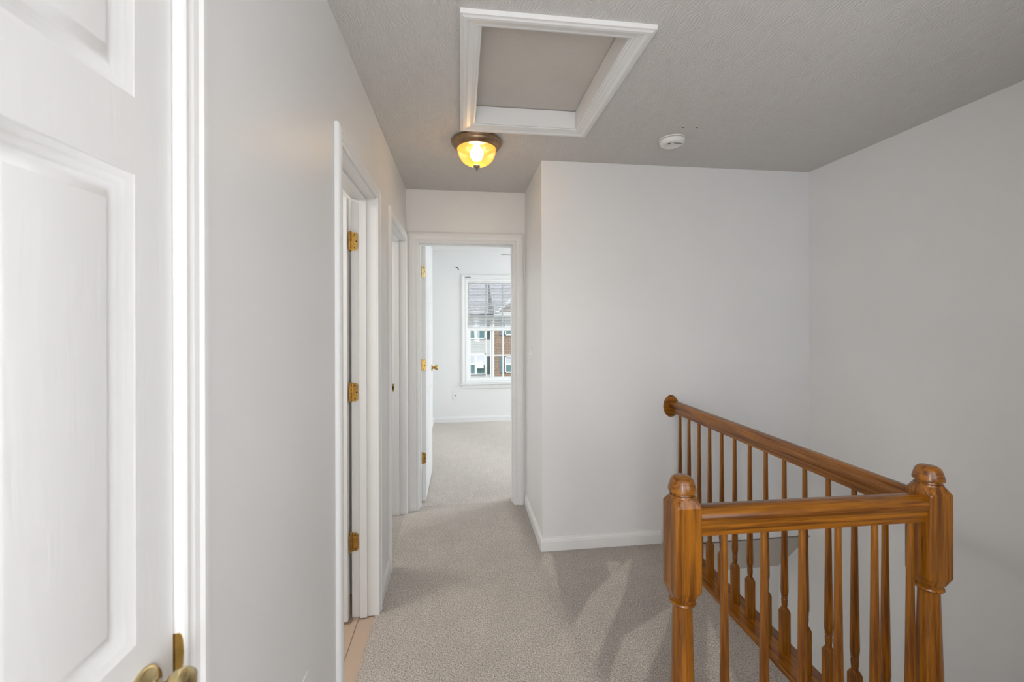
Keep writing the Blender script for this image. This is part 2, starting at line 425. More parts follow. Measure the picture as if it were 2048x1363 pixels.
# stairwell below the floor
st(boxes('wall_stair_left', [((1.31, -.02, -2.7), (1.425, 2.10, -.19)), ((1.31, 2.10, -.30), (1.425, 2.575, -.19)), ((.61, 1.09, -2.7), (1.31, 1.20, -.22))], M_WALL))
def prism_x(name, x0, x1, yz, mat):
    bm = bmesh.new()
    A = [bm.verts.new((x0, y, z)) for y, z in yz]; B = [bm.verts.new((x1, y, z)) for y, z in yz]
    k = len(yz); bm.faces.new(A); bm.faces.new(B[::-1])
    for i in range(k): bm.faces.new((A[i], A[(i+1) % k], B[(i+1) % k], B[i]))
    return link(name, bm, mat)
st(prism_x('ceiling_stair', .6, X2, [(Y1 - .002, -.03), (Y1 + .13, -.03), (2.98, -.25), (2.98, -.395), (2.86, -.395)], paint('shaded_soffit_paint', (.52, .48, .43, 1), .8, .3, 60)))  # darker tone puts the soffit's shade into its colour
st(boxes('wall_stair_back', [((.6, 2.86, -2.7), (X2, 3.0, -.39))], M_WALL))
st(boxes('wall_lower_left', [((.48, .3, -2.7), (.6, 3.0, -.23))], M_WALL))
st(boxes('wall_lower_front', [((.60, .2, -2.7), (1.31, .3, -.23))], M_WALL))
steps = bmesh.new()
prof = [(.62, 0)]
lay = steps.verts.layers.float.new('nap')
def step_box(a, b):
    box(steps, a, b)
for k in range(4):      # upper short flight going down to the right
    if k < 3: step_box((.66 + .25 * k, -.02, -2.7), (.66 + .25 * (k + 1), 1.085, -.19 * (k + 1)))
step_box((1.41, -.02, -2.7), (X2, 1.085, -.76))
for k in range(4):      # lower flight along the right wall
    step_box((1.425, 1.085 + .25 * k, -2.7), (X2, 1.085 + .25 * (k + 1), -.76 - .19 * (k + 1)))
step_box((1.425, 2.085, -2.7), (X2, 2.86, -1.71))
step_box((.6, 1.20, -2.7), (1.425, 2.86, -1.71))
for v in steps.verts: v[lay] = .8
st(link('floor_stairs', steps, M_CARPET))

# ------------------------------------------------------------------ trim
def jamb(name, a0, a1, zt, d0, d1, axis, stop=None):
    """jamb boards lining an opening; d0..d1 is the depth across the wall"""
    bs = []
    def B(a, b, z0, z1, e0, e1):
        return ((e0, a, z0), (e1, b, z1)) if axis == 'y' else ((a, e0, z0), (b, e1, z1))
    bs += [B(a0 - J, a0, 0, zt + J, d0, d1), B(a1, a1 + J, 0, zt + J, d0, d1), B(a0, a1, zt, zt + J, d0, d1)]
    if stop:
        s0, s1 = stop
        bs += [B(a0, a0 + .010, 0, zt, s0, s1), B(a1 - .010, a1, 0, zt, s0, s1), B(a0 + .010, a1 - .010, zt - .010, zt, s0, s1)]
    return st(boxes(name, bs, M_TRIM, bevel=.0012))
PXL = lambda a, z: Vector((XL, a, z))
jn = iter(range(1, 60))
# left wall openings: jamb + casing on the hall side
jamb1 = jamb('trim_%d' % next(jn), *D1, DT, XL - TH, XL + .001, 'y', (XL - TH + .02, XL - .05))
jamb2 = jamb('trim_%d' % next(jn), *D2, DT, XL - TH, XL + .001, 'y', (XL - .080, XL - .045))
jamb3 = jamb('trim_%d' % next(jn), *D3, DT, XL - TH, XL + .001, 'y', (XL - .080, XL - .045))
for d in (D1, D2, D3):
    zt = DT + .006
    far = d[1] + .001
    o = casing('trim_%d' % next(jn), d[0] - .003, min(far, Y2 - .058), zt, PXL, (0, 1, 0), (1, 0, 0)); st(o)
jambB = jamb('trim_%d' % next(jn), *BD, DT, Y2 - .001, Y2 + TH + .001, 'x', (Y2 + .035, Y2 + .075))
st(casing('trim_%d' % next(jn), BD[0] - .004, BD[1] + .004, DT + .006, lambda a, z: Vector((a, Y2, z)), (1, 0, 0), (0, -1, 0), scale=1.34))
st(casing('trim_%d' % next(jn), BD[0] - .004, BD[1] + .004, DT + .006, lambda a, z: Vector((a, Y2 + TH + .004, z)), (1, 0, 0), (0, 1, 0), scale=1.0))
# metal threshold / carpet edge strip at the bathroom
st(boxes('trim_%d' % next(jn), [((XL - .112, D2[0], -.004), (XL - .085, D2[1], .002))], M_BATHFLOOR, bevel=.002))

BASE = [(0, 0), (.012, 0), (.012, .058), (.010, .062), (.0085, .070), (.005, .076), (.004, .082), (0, .083)]
def baseboard(name, pts, inward, closed=False):
    """pts: list of (x,y, nx,ny) with mitre direction from the wall"""
    bm = bmesh.new()
    sweep(bm, [(Vector((x, y, 0)), Vector((nx, ny, 0)), Vector((0, 0, 1))) for x, y, nx, ny in pts], BASE)
    return st(link(name, bm, M_TRIM))
baseboard('baseboard_left', [(XL, D1[1] + .058, 1, 0), (XL, D2[0] - .061, 1, 0)], 0)
baseboard('baseboard_left_far', [(XL, D2[1] + .059, 1, 0), (XL, D3[0] - .061, 1, 0)], 0)
baseboard('baseboard_back', [(XR, Y2 - .014, -1, 0), (XR, Y1, -1, -1), (1.28, Y1, 0, -1)], 0)
baseboard('baseboard_bedroom', [(XBL, Y2 + TH + .02, 1, 0), (XBL, YB, 1, -1), (3.2, YB, 0, -1)], 0)

# ------------------------------------------------------------------ hardware builders
def hinge_mesh(zc, plates, pin, hh=.089):
    """plates: list of (origin, u, n) with leaf going from pin along u; pin: (x,y)"""
    bm = bmesh.new()
    for (ux, uy), (nx, ny), wd in plates:
        u = Vector((ux, uy, 0)); n = Vector((nx, ny, 0)); o = Vector((pin[0], pin[1], zc))
        pts = [(0, -hh/2)]
        r = .014
        for k in range(5): a = -PI/2 + PI/2 * k / 4; pts.append((wd - r + r * math.cos(a), -hh/2 + r + r * math.sin(a)))
        for k in range(5): a = PI/2 * k / 4; pts.append((wd - r + r * math.cos(a), hh/2 - r + r * math.sin(a)))
        pts.append((0, hh/2))
        for off in (0, .0024):
            vs = [bm.verts.new(o + u * a + Vector((0, 0, b)) + n * off) for a, b in pts]
            if off == 0: A = vs
            else: B = vs
        bm.faces.new(A); bm.faces.new(B[::-1])
        k = len(pts)
        for i in range(k): bm.faces.new((A[i], A[(i+1) % k], B[(i+1) % k], B[i]))
    L = hh / 5
    for k in range(5):
        lathe(bm, [(.0052, zc - hh/2 + L*k + .0006), (.0058, zc - hh/2 + L*k + .0014), (.0058, zc - hh/2 + L*(k+1) - .0014), (.0052, zc - hh/2 + L*(k+1) - .0006)], 12, Matrix.Translation((pin[0], pin[1], 0)))
    lathe(bm, [(.0045, zc + hh/2), (.0068, zc + hh/2 + .001), (.006, zc + hh/2 + .004), (.002, zc + hh/2 + .0065)], 12, Matrix.Translation((pin[0], pin[1], 0)))
    lathe(bm, [(.002, zc - hh/2 - .0055), (.006, zc - hh/2 - .003), (.0045, zc - hh/2)], 12, Matrix.Translation((pin[0], pin[1], 0)))
    return bm
def hinge(parent, zc, plates, pin, mat):
    o = link('hinge', hinge_mesh(zc, plates, pin), mat, parent); autosmooth(o, 40)
    # screws, dark recesses on the first leaf
    (ux, uy), (nx, ny), wd = plates[0]
    bm = bmesh.new()
    for a, dz in ((.55, .032), (.82, 0), (.58, -.032)):
        c = Vector((pin[0] + ux * wd * a + nx * .0024, pin[1] + uy * wd * a + ny * .0024, zc + dz))
        R = Vector((nx, ny, 0)).to_track_quat('Z', 'Y').to_matrix().to_4x4()
        lathe(bm, [(.0036, 0), (.0034, .0006), (.0012, .0002)], 10, Matrix.Translation(c) @ R)
    link('screw', bm, M_DARK, o)
    return o
KNOB = [(.0, .0), (.033, .0), (.033, .003), (.029, .008), (.0165, .011), (.0125, .014), (.0115, .026), (.0135, .031), (.022, .036), (.0268, .044), (.0272, .052), (.0245, .059), (.0165, .063), (0, .064)]
def knob(parent, loc, direction, name='door_knob', mat=None):
    bm = bmesh.new(); R = Vector(direction).to_track_quat('Z', 'Y').to_matrix().to_4x4() @ Matrix.Scale(.93, 4)
    lathe(bm, KNOB, 40, Matrix.Translation(loc) @ R, caps=False)
    o = link(name, bm, mat or M_BRASS, parent); autosmooth(o, 50); return o

def door_leaf(name, W, Hh, T, mat, panels):
    """leaf in local coords: x 0..W, y 0..T, z 0..Hh; moulded panels on both faces"""
    bm = bmesh.new()
    xs = sorted({0, W, *[p[0] for p in panels], *[p[1] for p in panels]}); zs = sorted({0, Hh, *[p[2] for p in panels], *[p[3] for p in panels]})
    rings = [(0, 0), (.002, .0012), (.010, .0032), (.0115, .0044), (.020, .0068), (.0215, .0080), (.027, .0092), (.029, .0092), (.032, .0082), (.041, .0014), (.043, .0010)]
    for side in (0, 1):
        y0 = 0 if side == 0 else T; s = 1 if side == 0 else -1
        for xa, xb in zip(xs, xs[1:]):
            for za, zb in zip(zs, zs[1:]):
                if any(abs(xa - p[0]) < 1e-6 and abs(xb - p[1]) < 1e-6 and abs(za - p[2]) < 1e-6 and abs(zb - p[3]) < 1e-6 for p in panels): continue
                bm.faces.new([bm.verts.new(q) for q in ((xa, y0, za), (xb, y0, za), (xb, y0, zb), (xa, y0, zb))])
        for x0, x1, z0, z1 in panels:
            prev = None
            for w, d in rings:
                c = [bm.verts.new(q) for q in ((x0 + w, y0 + s*d, z0 + w), (x1 - w, y0 + s*d, z0 + w), (x1 - w, y0 + s*d, z1 - w), (x0 + w, y0 + s*d, z1 - w))]
                if prev:
                    for i in range(4): bm.faces.new((prev[i], prev[(i+1) % 4], c[(i+1) % 4], c[i]))
                prev = c
            bm.faces.new(prev)
    for q in (((0,0,0),(W,0,0),(W,T,0),(0,T,0)), ((0,0,Hh),(W,0,Hh),(W,T,Hh),(0,T,Hh)), ((0,0,0),(0,0,Hh),(0,T,Hh),(0,T,0)), ((W,0,0),(W,0,Hh),(W,T,Hh),(W,T,0))):
        bm.faces.new([bm.verts.new(p) for p in q])
    bmesh.ops.remove_doubles(bm, verts=bm.verts[:], dist=1e-5)
    o = link(name, bm, mat); autosmooth(o, 28); return o
def six(W, stile=.069, mull=.07, z=((.235, .845), (1.013, 1.618), (1.716, 1.915))):
    c = W / 2; return [(a, b, z0, z1) for z0, z1 in z for a, b in ((stile, c - mull/2), (c + mull/2, W - stile))]

# ---- door 1: closed closet door at the left edge of the picture
W1 = D1[1] - D1[0] - .006
d1 = door_leaf('door_1', W1, 2.02, .034, M_DOOR, six(W1)); st(d1)
# local x -> world +Y, local y (thickness) -> world -X : rotate +90 about Z
d1.location = (XL - .004, D1[0] + .003, .010); d1.rotation_euler = (0, 0, PI / 2)
# after the turn local +y points to -X, so face y=0 looks into the hall (+X)
kk = knob(d1, (W1 - .060, 0, .943), (0, -1, 0), mat=M_BRASSD)
def strike(parent, pts, mat, name='strike_plate'):
    pass
bm = bmesh.new()   # strike plate with its curved lip at the jamb edge
prof = [(-.028, .0), (-.028, .0085), (-.0255, .0115), (-.018, .0135), (0, .0145), (.018, .0135), (.0255, .0115), (.028, .0085), (.028, .0)]
a = [bm.verts.new((XL - .006 + w, D1[1] - .0008, .957 + z)) for z, w in prof]; b_ = [bm.verts.new((XL - .006 + w, D1[1] + .0008, .957 + z)) for z, w in prof]
bm.faces.new(a); bm.faces.new(b_[::-1])
for i in range(len(prof)): bm.faces.new((a[i], a[(i+1) % len(prof)], b_[(i+1) % len(prof)], b_[i]))
for q in bm.verts: pass
link('strike_plate', bm, M_BRASS, jamb1)

# ---- door 2: bathroom door standing open into the bathroom, hinged on the far jamb
W2 = D2[1] - D2[0] - .006
d2 = door_leaf('door_2', W2, 2.02, .034, M_DOOR, six(W2)); st(d2)
pv2 = (XL - TH - .006, D2[1] - .002)
# open at a right angle: leaf runs towards -X from the pin
d2.location = (pv2[0] - .003 , pv2[1] - .040 + .034, .010); d2.rotation_euler = (0, 0, PI)
def world_child(o, parent):
    bpy.context.view_layer.update(); o.matrix_parent_inverse = parent.matrix_world.inverted(); return o
for zc in (1.826, 1.094, .368):
    h = hinge(None, zc, [((1, 0), (0, -1), .034), ((-.25, -1), (1, 0), .034)][0:1] + [((0, -1), (1, 0), .030)], (XL - TH - .002, D2[1] - .003), M_BRASS)
    h.parent = d2; world_child(h, d2)
k2 = knob(None, (pv2[0] - W2 + .06, pv2[1] - .040, .97), (0, -1, 0)); k2.parent = d2; world_child(k2, d2)

# ---- door 3: door of the side room, open inwards, hinged on the near jamb
W3 = D3[1] - D3[0] - .006
d3 = door_leaf('door_3', W3, 2.02, .034, M_DOOR, six(W3)); st(d3)
d3.location = (XL - TH - .010, D3[0] + .040, .010); d3.rotation_euler = (0, 0, PI)
# strike plate on the far jamb
bm = bmesh.new(); yj = D3[1] - .0016
x0, x1, z0, z1 = -.5285, -.4945, .915, .972
box(bm, (x0, yj, z0), (x1, yj + .0016, z1))
sp = link('strike_plate', bm, M_BRASS, jamb3, bevel=.0006)
bm = bmesh.new(); box(bm, (-.514, yj - .0010, .930), (-.497, yj + .0002, .955)); link('latch_hole', bm, M_DARK, sp)

# ---- door 4: bedroom door, open against the bedroom's left wall
W4 = BD[1] - BD[0] - .006
d4 = door_leaf('door_4', W4, 2.02, .034, M_DOOR, six(W4, .10, .09)); st(d4)
pv4 = (BD[0] - .003, Y2 + TH + .008)
d4.location = (pv4[0] + .009 + .034, pv4[1] + .003, .012); d4.rotation_euler = (0, 0, PI / 2 + .0)
for zc, mt in ((1.829, M_BRASSD), (1.089, M_BRASS), (.352, M_BRASS)):  # top hinge takes a brighter brass: its reflection put into the colour
    h = hinge(None, zc, [((1, 0), (0, -1), .037), ((0, -1), (-1, 0), .004)], (BD[0] + .0015, Y2 + TH + .0095), mt)
    h.parent = d4; world_child(h, d4)
for sx in (1, -1):
    k = knob(None, (pv4[0] + (.043 if sx > 0 else .009), pv4[1] + W4 - .06, .995), (sx, 0, 0)); k.parent = d4; world_child(k, d4)
    if sx < 0: k.scale = (1, 1, 1)

# ------------------------------------------------------------------ bedroom window (double hung, six over six)
win = empty('window_1', (0, YB, 0)); st(win)
def wpart(name, bs, mat, bevel=.002, parent=win):
    o = boxes(name, [((a[0], a[1] - YB, a[2]), (b[0], b[1] - YB, b[2])) for a, b in bs], mat, parent, bevel); return o
fy0, fy1 = YB + .0, YB + .13
wpart('window_frame', [((WX0, fy0, WZ0), (WX0 + .022, fy1, WZ1)), ((WX1 - .022, fy0, WZ0), (WX1, fy1, WZ1)), ((WX0 + .022, fy0, WZ1 - .022), (WX1 - .022, fy1, WZ1)), ((WX0 + .022, fy0, WZ0), (WX1 - .022, fy1, WZ0 + .02))], M_VINYL)
def sash(name, x0, x1, z0, z1, y, st_, bot, top, gx, gz):
    t = .032
    s = wpart(name, [((x0, y, z0), (x0 + st_, y + t, z1)), ((x1 - st_, y, z0), (x1, y + t, z1)), ((x0 + st_, y, z0), (x1 - st_, y + t, z0 + bot)), ((x0 + st_, y, z1 - top), (x1 - st_, y + t, z1))], M_VINYL, .003)
    wpart('muntin_grid', [((g - .010, y + .008, z0 + bot), (g + .010, y + .022, z1 - top)) for g in gx] + [((x0 + st_, y + .0085, g - .010), (x1 - st_, y + .0215, g + .010)) for g in gz], M_VINYL, .0, parent=win).parent = s
    wpart('pane', [((x0 + st_ - .002, y + .0135, z0 + bot - .002), (x1 - st_ + .002, y + .0165, z1 - top + .002))], M_GLASS, 0, parent=win).parent = s
    return s
sash('upper_sash', WX0 + .022, WX1 - .022, 1.285, WZ1 - .022, YB + .088, .028, .030, .028, (.360, .603), (1.668,))
sash('lower_sash', WX0 + .022, WX1 - .022, WZ0 + .02, 1.345, YB + .052, .042, .050, .046, (.363, .606), (.938,))
# stool, apron, casing
wpart('window_sill', [((WX0 - .078, YB - .045, WZ0 - .022), (WX1 + .078, YB + .05, WZ0))], M_TRIM, .006)
wpart('window_apron', [((WX0 - .058, YB - .014, WZ0 - .080), (WX1 + .058, YB - .001, WZ0 - .022))], M_TRIM, .004)
bm = bmesh.new(); ax = Vector((1, 0, 0)); up = Vector((0, 0, 1)); nn = Vector((0, -1, 0))
P = lambda a, z: Vector((a, 0, z))
sweep(bm, [(P(WX0, WZ0), -ax, nn), (P(WX0, WZ1), -ax + up, nn), (P(WX1, WZ1), ax + up, nn), (P(WX1, WZ0), ax, nn)], [(w * 1.25, t) for w, t in CASING])
link('window_casing', bm, M_TRIM, win)
# unseen bedroom side window, added for the bedroom fill light
w2 = empty('added_window_2', (3.2, 4.8, 0)); st(w2)
boxes('window_frame', [((0, -.7, .7), (.1, -.66, 2.1)), ((0, .66, .7), (.1, .7, 2.1)), ((0, -.66, .7), (.1, .66, .74)), ((0, -.66, 2.06), (.1, .66, 2.1)), ((.03, -.66, 1.38), (.07, .66, 1.42))], M_VINYL, w2)
boxes('pane', [((.04, -.66, .74), (.046, .66, 1.38)), ((.04, -.66, 1.42), (.046, .66, 2.06))], M_GLASS, w2)
w4 = empty('added_window_4', (1.12, -.02, 0)); st(w4)  # unseen landing window, added to go with the stair fill light
boxes('window_frame', [((-.42, -.1, .98), (-.38, 0, 2.12)), ((.38, -.1, .98), (.42, 0, 2.12)), ((-.38, -.1, .98), (.38, 0, 1.02)), ((-.38, -.1, 2.08), (.38, 0, 2.12)), ((-.38, -.07, 1.53), (.38, -.03, 1.57))], M_VINYL, w4)
boxes('pane', [((-.38, -.055, 1.02), (.38, -.05, 1.53)), ((-.38, -.055, 1.57), (.38, -.05, 2.08))], M_GLASS, w4)
w3 = empty('added_window_3', (.075, -2.0, 0)); st(w3)  # unseen rear window, added to go with the hall fill light
boxes('window_frame', [((-.405, -.1, .75), (-.365, 0, 2.22)), ((.365, -.1, .75), (.405, 0, 2.22)), ((-.365, -.1, .75), (.365, 0, .79)), ((-.365, -.1, 2.18), (.365, 0, 2.22)), ((-.365, -.07, 1.46), (.365, -.03, 1.5))], M_VINYL, w3)
boxes('pane', [((-.365, -.055, .79), (.365, -.05, 1.46)), ((-.365, -.055, 1.5), (.365, -.05, 2.18))], M_GLASS, w3)

# window blind over the upper sash
bl = empty('window_blind', (0, YB + .03, 0))
tag(bl, 'white mini blind half drawn over the upper sash of the bedroom window', 'blind')
bx0, bx1 = WX0 + .026, WX1 - .026
boxes('headrail', [((bx0, -.014, 1.984), (bx1, .014, 2.007))], M_SLAT, bl, .002)
bm = bmesh.new(); z = 1.968
while z > 1.378:
    a = .55
    for s in range(4):
        t0, t1 = -.0125 + .00625 * s, -.0125 + .00625 * (s + 1)
        zc = lambda t: z + .0016 * (1 - (t / .0125) ** 2) + t * a
        vs = [bm.verts.new((x, t, zc(t))) for x, t in ((bx0, t0), (bx1, t0), (bx1, t1), (bx0, t1))]
        vs2 = [bm.verts.new((x, t, zc(t) - .0006)) for x, t in ((bx0, t0), (bx1, t0), (bx1, t1), (bx0, t1))]
        bm.faces.new(vs); bm.faces.new(vs2[::-1])
        for i in range(4): bm.faces.new((vs[i], vs[(i+1) % 4], vs2[(i+1) % 4], vs2[i]))
    z -= .0213
link('slats', bm, M_SLAT, bl)
boxes('bottom_rail', [((bx0, -.013, 1.355), (bx1, .013, 1.367))], M_SLAT, bl, .002)
for x in (.200, .480, .760):
    bm = bmesh.new()
    for dy in (-.0135, .0135): lathe(bm, [(.0013, 1.36), (.0013, 1.99)], 6, Matrix.Translation((x, dy, 0)))
    link('ladder_cord', bm, M_SLAT, bl)

# ------------------------------------------------------------------ attic hatch
hatch = empty('attic_hatch', (.331, 1.768, H)); tag(hatch, 'square attic access hatch with white moulded frame recessed in the ceiling', 'hatch')
def L(x, y, z=0): return Vector((x - .331, y - 1.768, z))
bm = bmesh.new(); dn = Vector((0, 0, -1))
HP = [(0, 0), (0, .008), (.006, .0105), (.012, .009), (.018, .0115), (.034, .0145), (.042, .020), (.052, .020), (.058, .017), (.065, .016), (.065, 0)]
sweep(bm, [(L(HX0, HY0), Vector((-1, -1, 0)), dn), (L(HX0, HY1), Vector((-1, 1, 0)), dn), (L(HX1, HY1), Vector((1, 1, 0)), dn), (L(HX1, HY0), Vector((1, -1, 0)), dn)], HP, closed=True)
link('hatch_frame', bm, M_TRIM, hatch)
bm = bmesh.new(); t = .008
for a, b in (((HX0, HY0), (HX0 + t, HY1)), ((HX1 - t, HY0), (HX1, HY1)), ((HX0 + t, HY0), (HX1 - t, HY0 + t)), ((HX0 + t, HY1 - t), (HX1 - t, HY1))):
    box(bm, L(*a, -.004), L(*b, .082))
link('hatch_lining', bm, M_TRIM, hatch)
bm = bmesh.new(); box(bm, L(HX0, HY0, .0860), L(HX1, HY1, .097)); link('hatch_panel', bm, M_HATCH, hatch)

# ------------------------------------------------------------------ ceiling light
cl = empty('ceiling_light', (.090, 2.340, H)); tag(cl, 'flush bronze ceiling light with lit amber ribbed glass dome', 'ceiling light')
bm = bmesh.new(); lathe(bm, [(.120, 0), (.138, -.003), (.142, -.010), (.140, -.016), (.133, -.020), (.131, -.026), (.126, -.034), (.112, -.046), (.108, -.047), (.108, -.040), (.122, -.028), (.118, -.004), (.05, -.002)], 64, caps=False)
autosmooth(link('canopy', bm, M_BRONZE, cl), 60)
bm = bmesh.new(); n = 144; rings = []
for k in range(13):
    a = PI / 2 * k / 12
    r0 = .106 * math.cos(a) ** .8 if k < 12 else .006; z = -.042 - .096 * math.sin(a)
    rings.append([bm.verts.new(((r0 + (.0011 if i % 2 else -.0011) * min(1, r0 / .04)) * math.cos(2*PI*i/n), (r0 + (.0011 if i % 2 else -.0011) * min(1, r0 / .04)) * math.sin(2*PI*i/n), z)) for i in range(n)])
for A, B in zip(rings, rings[1:]):
    for i in range(n): bm.faces.new((A[i], A[(i+1) % n], B[(i+1) % n], B[i]))
link('glass_dome', bm, M_SHADE, cl)
bm = bmesh.new(); lathe(bm, [(0, -.132), (.017, -.134), (.0195, -.139), (.017, -.146), (.009, -.150), (.0055, -.152), (.0055, -.160), (.0045, -.166), (0, -.167)], 24, caps=False)
autosmooth(link('finial', bm, M_NICKEL, cl), 60)
bm = bmesh.new(); lathe(bm, [(.014, -.004), (.016, -.03), (.028, -.044), (.037, -.062), (.036, -.084), (.024, -.104), (0, -.111)], 20, Matrix.Translation((.0, 0, 0)), caps=False)
link('light_bulb', bm, M_BULB, cl, smooth=True)

# ------------------------------------------------------------------ smoke detector
sd = empty('smoke_detector', (1.163, 2.19, H)); tag(sd, 'round white smoke detector on the ceiling above the stairs', 'smoke detector')
bm = bmesh.new(); lathe(bm, [(.069, 0), (.0705, -.003), (.069, -.0065), (.066, -.007)], 48); link('mounting_plate', bm, M_PLATE, sd)
bm = bmesh.new(); lathe(bm, [(.066, -.0085), (.0685, -.012), (.067, -.022), (.061, -.031), (.050, -.0345), (.046, -.0345), (.044, -.0335), (0, -.0345)], 48, caps=False)
autosmooth(link('cover', bm, M_PLATE, sd), 50)
bm = bmesh.new(); lathe(bm, [(.0075, -.033), (.0075, -.0365), (.006, -.0372), (0, -.0372)], 20, Matrix.Translation((-.030, -.022, 0)), caps=False); link('test_button', bm, M_NICKEL, sd)
bm = bmesh.new(); box(bm, (-.005, -.032, -.0362), (.040, -.028, -.034)); o = link('vent_slot', bm, M_NICKEL, sd)

# ------------------------------------------------------------------ plates on the walls
def plate(name, loc, rot, label, cat, kind):
    e = empty(name, loc); e.rotation_euler = (0, 0, rot); tag(e, label, cat)
    boxes('cover_plate', [((-.035, -.0055, -.0575), (.035, 0, .0575))], M_PLATE, e, .0025)
    if kind == 'duplex':
        for dz in (-.02, .02):
            r = boxes('receptacle', [((-.0165, -.0072, dz - .014), (.0165, -.005, dz + .014))], M_VINYL, e, .002)
            boxes('slot', [((-.0075, -.0076, dz - .003), (-.0055, -.0071, dz + .006)), ((.0055, -.0076, dz - .003), (.0075, -.0071, dz + .006))], M_DARK, r)
    elif kind == 'coax':
        bm = bmesh.new(); R = Matrix.Rotation(PI / 2, 4, 'X'); lathe(bm, [(.0058, .005), (.0058, .012), (.0022, .012), (.002, .009)], 12, Matrix.Translation((0, 0, .006)) @ R); link('coax_jack', bm, M_BLKMET, e)
    else:
        boxes('toggle', [((-.005, -.017, -.003), (.005, -.005, .012))], M_VINYL, e, .002)
    return e
plate('wall_outlet', (XL, 1.140, .4525), PI / 2, 'white duplex outlet low on the near left wall, cut by the bottom edge', 'outlet', 'duplex')
plate('light_switch', (XR, 2.985, 1.193), -PI / 2, 'white light switch on the passage wall right of the bedroom doorway', 'light switch', 'switch')
plate('cable_outlet', (-.080, YB, .375), 0, 'white wall plate with a dark jack below the left corner of the bedroom window', 'outlet', 'coax')

# curtain rod brackets above the window
br = empty('curtain_bracket', (-.05, YB, 2.183)); tag(br, 'small black curtain rod hook on the bedroom wall up and left of the window', 'bracket', 'curtain brackets')
bm = bmesh.new()
def tube(bm, pts, r, seg=8):
    prev = None
    for i, p in enumerate(pts):
        p = Vector(p); a = Vector(pts[max(i-1, 0)]); b = Vector(pts[min(i+1, len(pts)-1)]); q = (b - a).to_track_quat('Z', 'Y')
        ring = [bm.verts.new(p + q @ Vector((r * math.cos(2*PI*k/seg), r * math.sin(2*PI*k/seg), 0))) for k in range(seg)]
        if prev:
            for k in range(seg): bm.faces.new((prev[k], prev[(k+1) % seg], ring[(k+1) % seg], ring[k]))
        else: bm.faces.new(ring)
        prev = ring
    bm.faces.new(prev[::-1])
tube(bm, [(-.018, 0, .018), (-.010, -.02, .016), (.004, -.035, .004), (.014, -.045, -.014), (.020, -.046, -.022)], .0055)
link('hook', bm, M_BLKMET, br)
br2 = empty('curtain_bracket', (.105, YB - .0175, 2.058)); tag(br2, 'thin dark rod bracket lying along the top casing of the bedroom window', 'bracket', 'curtain brackets')
bm = bmesh.new(); tube(bm, [(-.042, -.004, -.003), (.0, -.006, .001), (.034, -.004, -.001)], .0038); link('bracket_arm', bm, M_BLKMET, br2)

# ------------------------------------------------------------------ ceiling fan in the bedroom (one blade tip shows)
fan = empty('ceiling_fan', (1.06, 4.40, 2.09)); tag(fan, 'dark bladed ceiling fan in the bedroom, one blade tip showing at the doorway', 'ceiling fan')
bm = bmesh.new(); lathe(bm, [(.012, .12), (.012, .26), (.055, .31), (.065, .345), (.065, .35)], 24); autosmooth(link('downrod', bm, M_BRONZE, fan), 40)
bm = bmesh.new(); lathe(bm, [(0, -.03), (.05, -.03), (.09, .0), (.11, .03), (.11, .08), (.08, .12), (.012, .125)], 32, caps=False); autosmooth(link('motor_housing', bm, M_BRONZE, fan), 50)
for k in range(5):
    ang = PI + .03 + 2 * PI * k / 5
    bm = bmesh.new(); R = Matrix.Rotation(ang, 4, 'Z') @ Matrix.Rotation(-.15, 4, 'X')
    out = [(.16, -.05), (.30, -.062), (.56, -.066), (.61, -.056), (.635, -.03), (.64, 0), (.635, .03), (.61, .056), (.56, .066), (.30, .062), (.16, .05)]
    A = [bm.verts.new(R @ Vector((x, y, .045))) for x, y in out]; B = [bm.verts.new(R @ Vector((x, y, .038))) for x, y in out]
    bm.faces.new(A); bm.faces.new(B[::-1])
    for i in range(len(out)): bm.faces.new((A[i], A[(i+1) % len(out)], B[(i+1) % len(out)], B[i]))
    bl_ = link('blade', bm, M_FAN, fan)
    bm = bmesh.new(); R2 = Matrix.Rotation(ang, 4, 'Z')
    v = []
    box(bm, (.09, -.018, .034), (.22, .018, .040))
    for q in bm.verts: q.co = R2 @ q.co
    link('blade_arm', bm, M_BRONZE, bl_)

# ------------------------------------------------------------------ stair railing
ra = empty('stair_railing', (1.3685, 1.08, 0)); tag(ra, 'golden oak stair railing with two newel posts and turned balusters', 'railing')
OX, OY = 1.3685, 1.08
NW = .0765
def newel_mesh(cx, cy, blk0, blk1, cap0, z0):
    """square top block, turned shaft, dome cap. blk0/blk1: block bottom/top; cap0: underside of cap"""
    T = Matrix.Translation((cx - OX, cy - OY, 0)); bm = bmesh.new(); h = NW / 2; c = .0045
    # block with chamfered shoulders: square -> octagon -> round
    def ring(r, z, mode):
        if mode == 'sq': pts = [(h*a, h*b) for a, b in ((1-.12, -1), (1, -1+.12), (1, 1-.12), (1-.12, 1), (-1+.12, 1), (-1, 1-.12), (-1, -1+.12), (-1+.12, -1))]
        else: pts = [(r*math.cos(PI*(k-1.5)/4), r*math.sin(PI*(k-1.5)/4)) for k in range(8)]
        return [bm.verts.new(T @ Vector((x, y, z))) for x, y in pts]
    R = [ring(h*.93, blk0 - .024, 'c'), ring(0, blk0, 'sq'), ring(0, blk1, 'sq'), ring(h*.92, blk1 + .022, 'c')]
    for A, B in zip(R, R[1:]):
        for i in range(8): bm.faces.new((A[i], A[(i+1) % 8], B[(i+1) % 8], B[i]))
    bm.faces.new(R[0][::-1]); bm.faces.new(R[-1])
    return bm, T
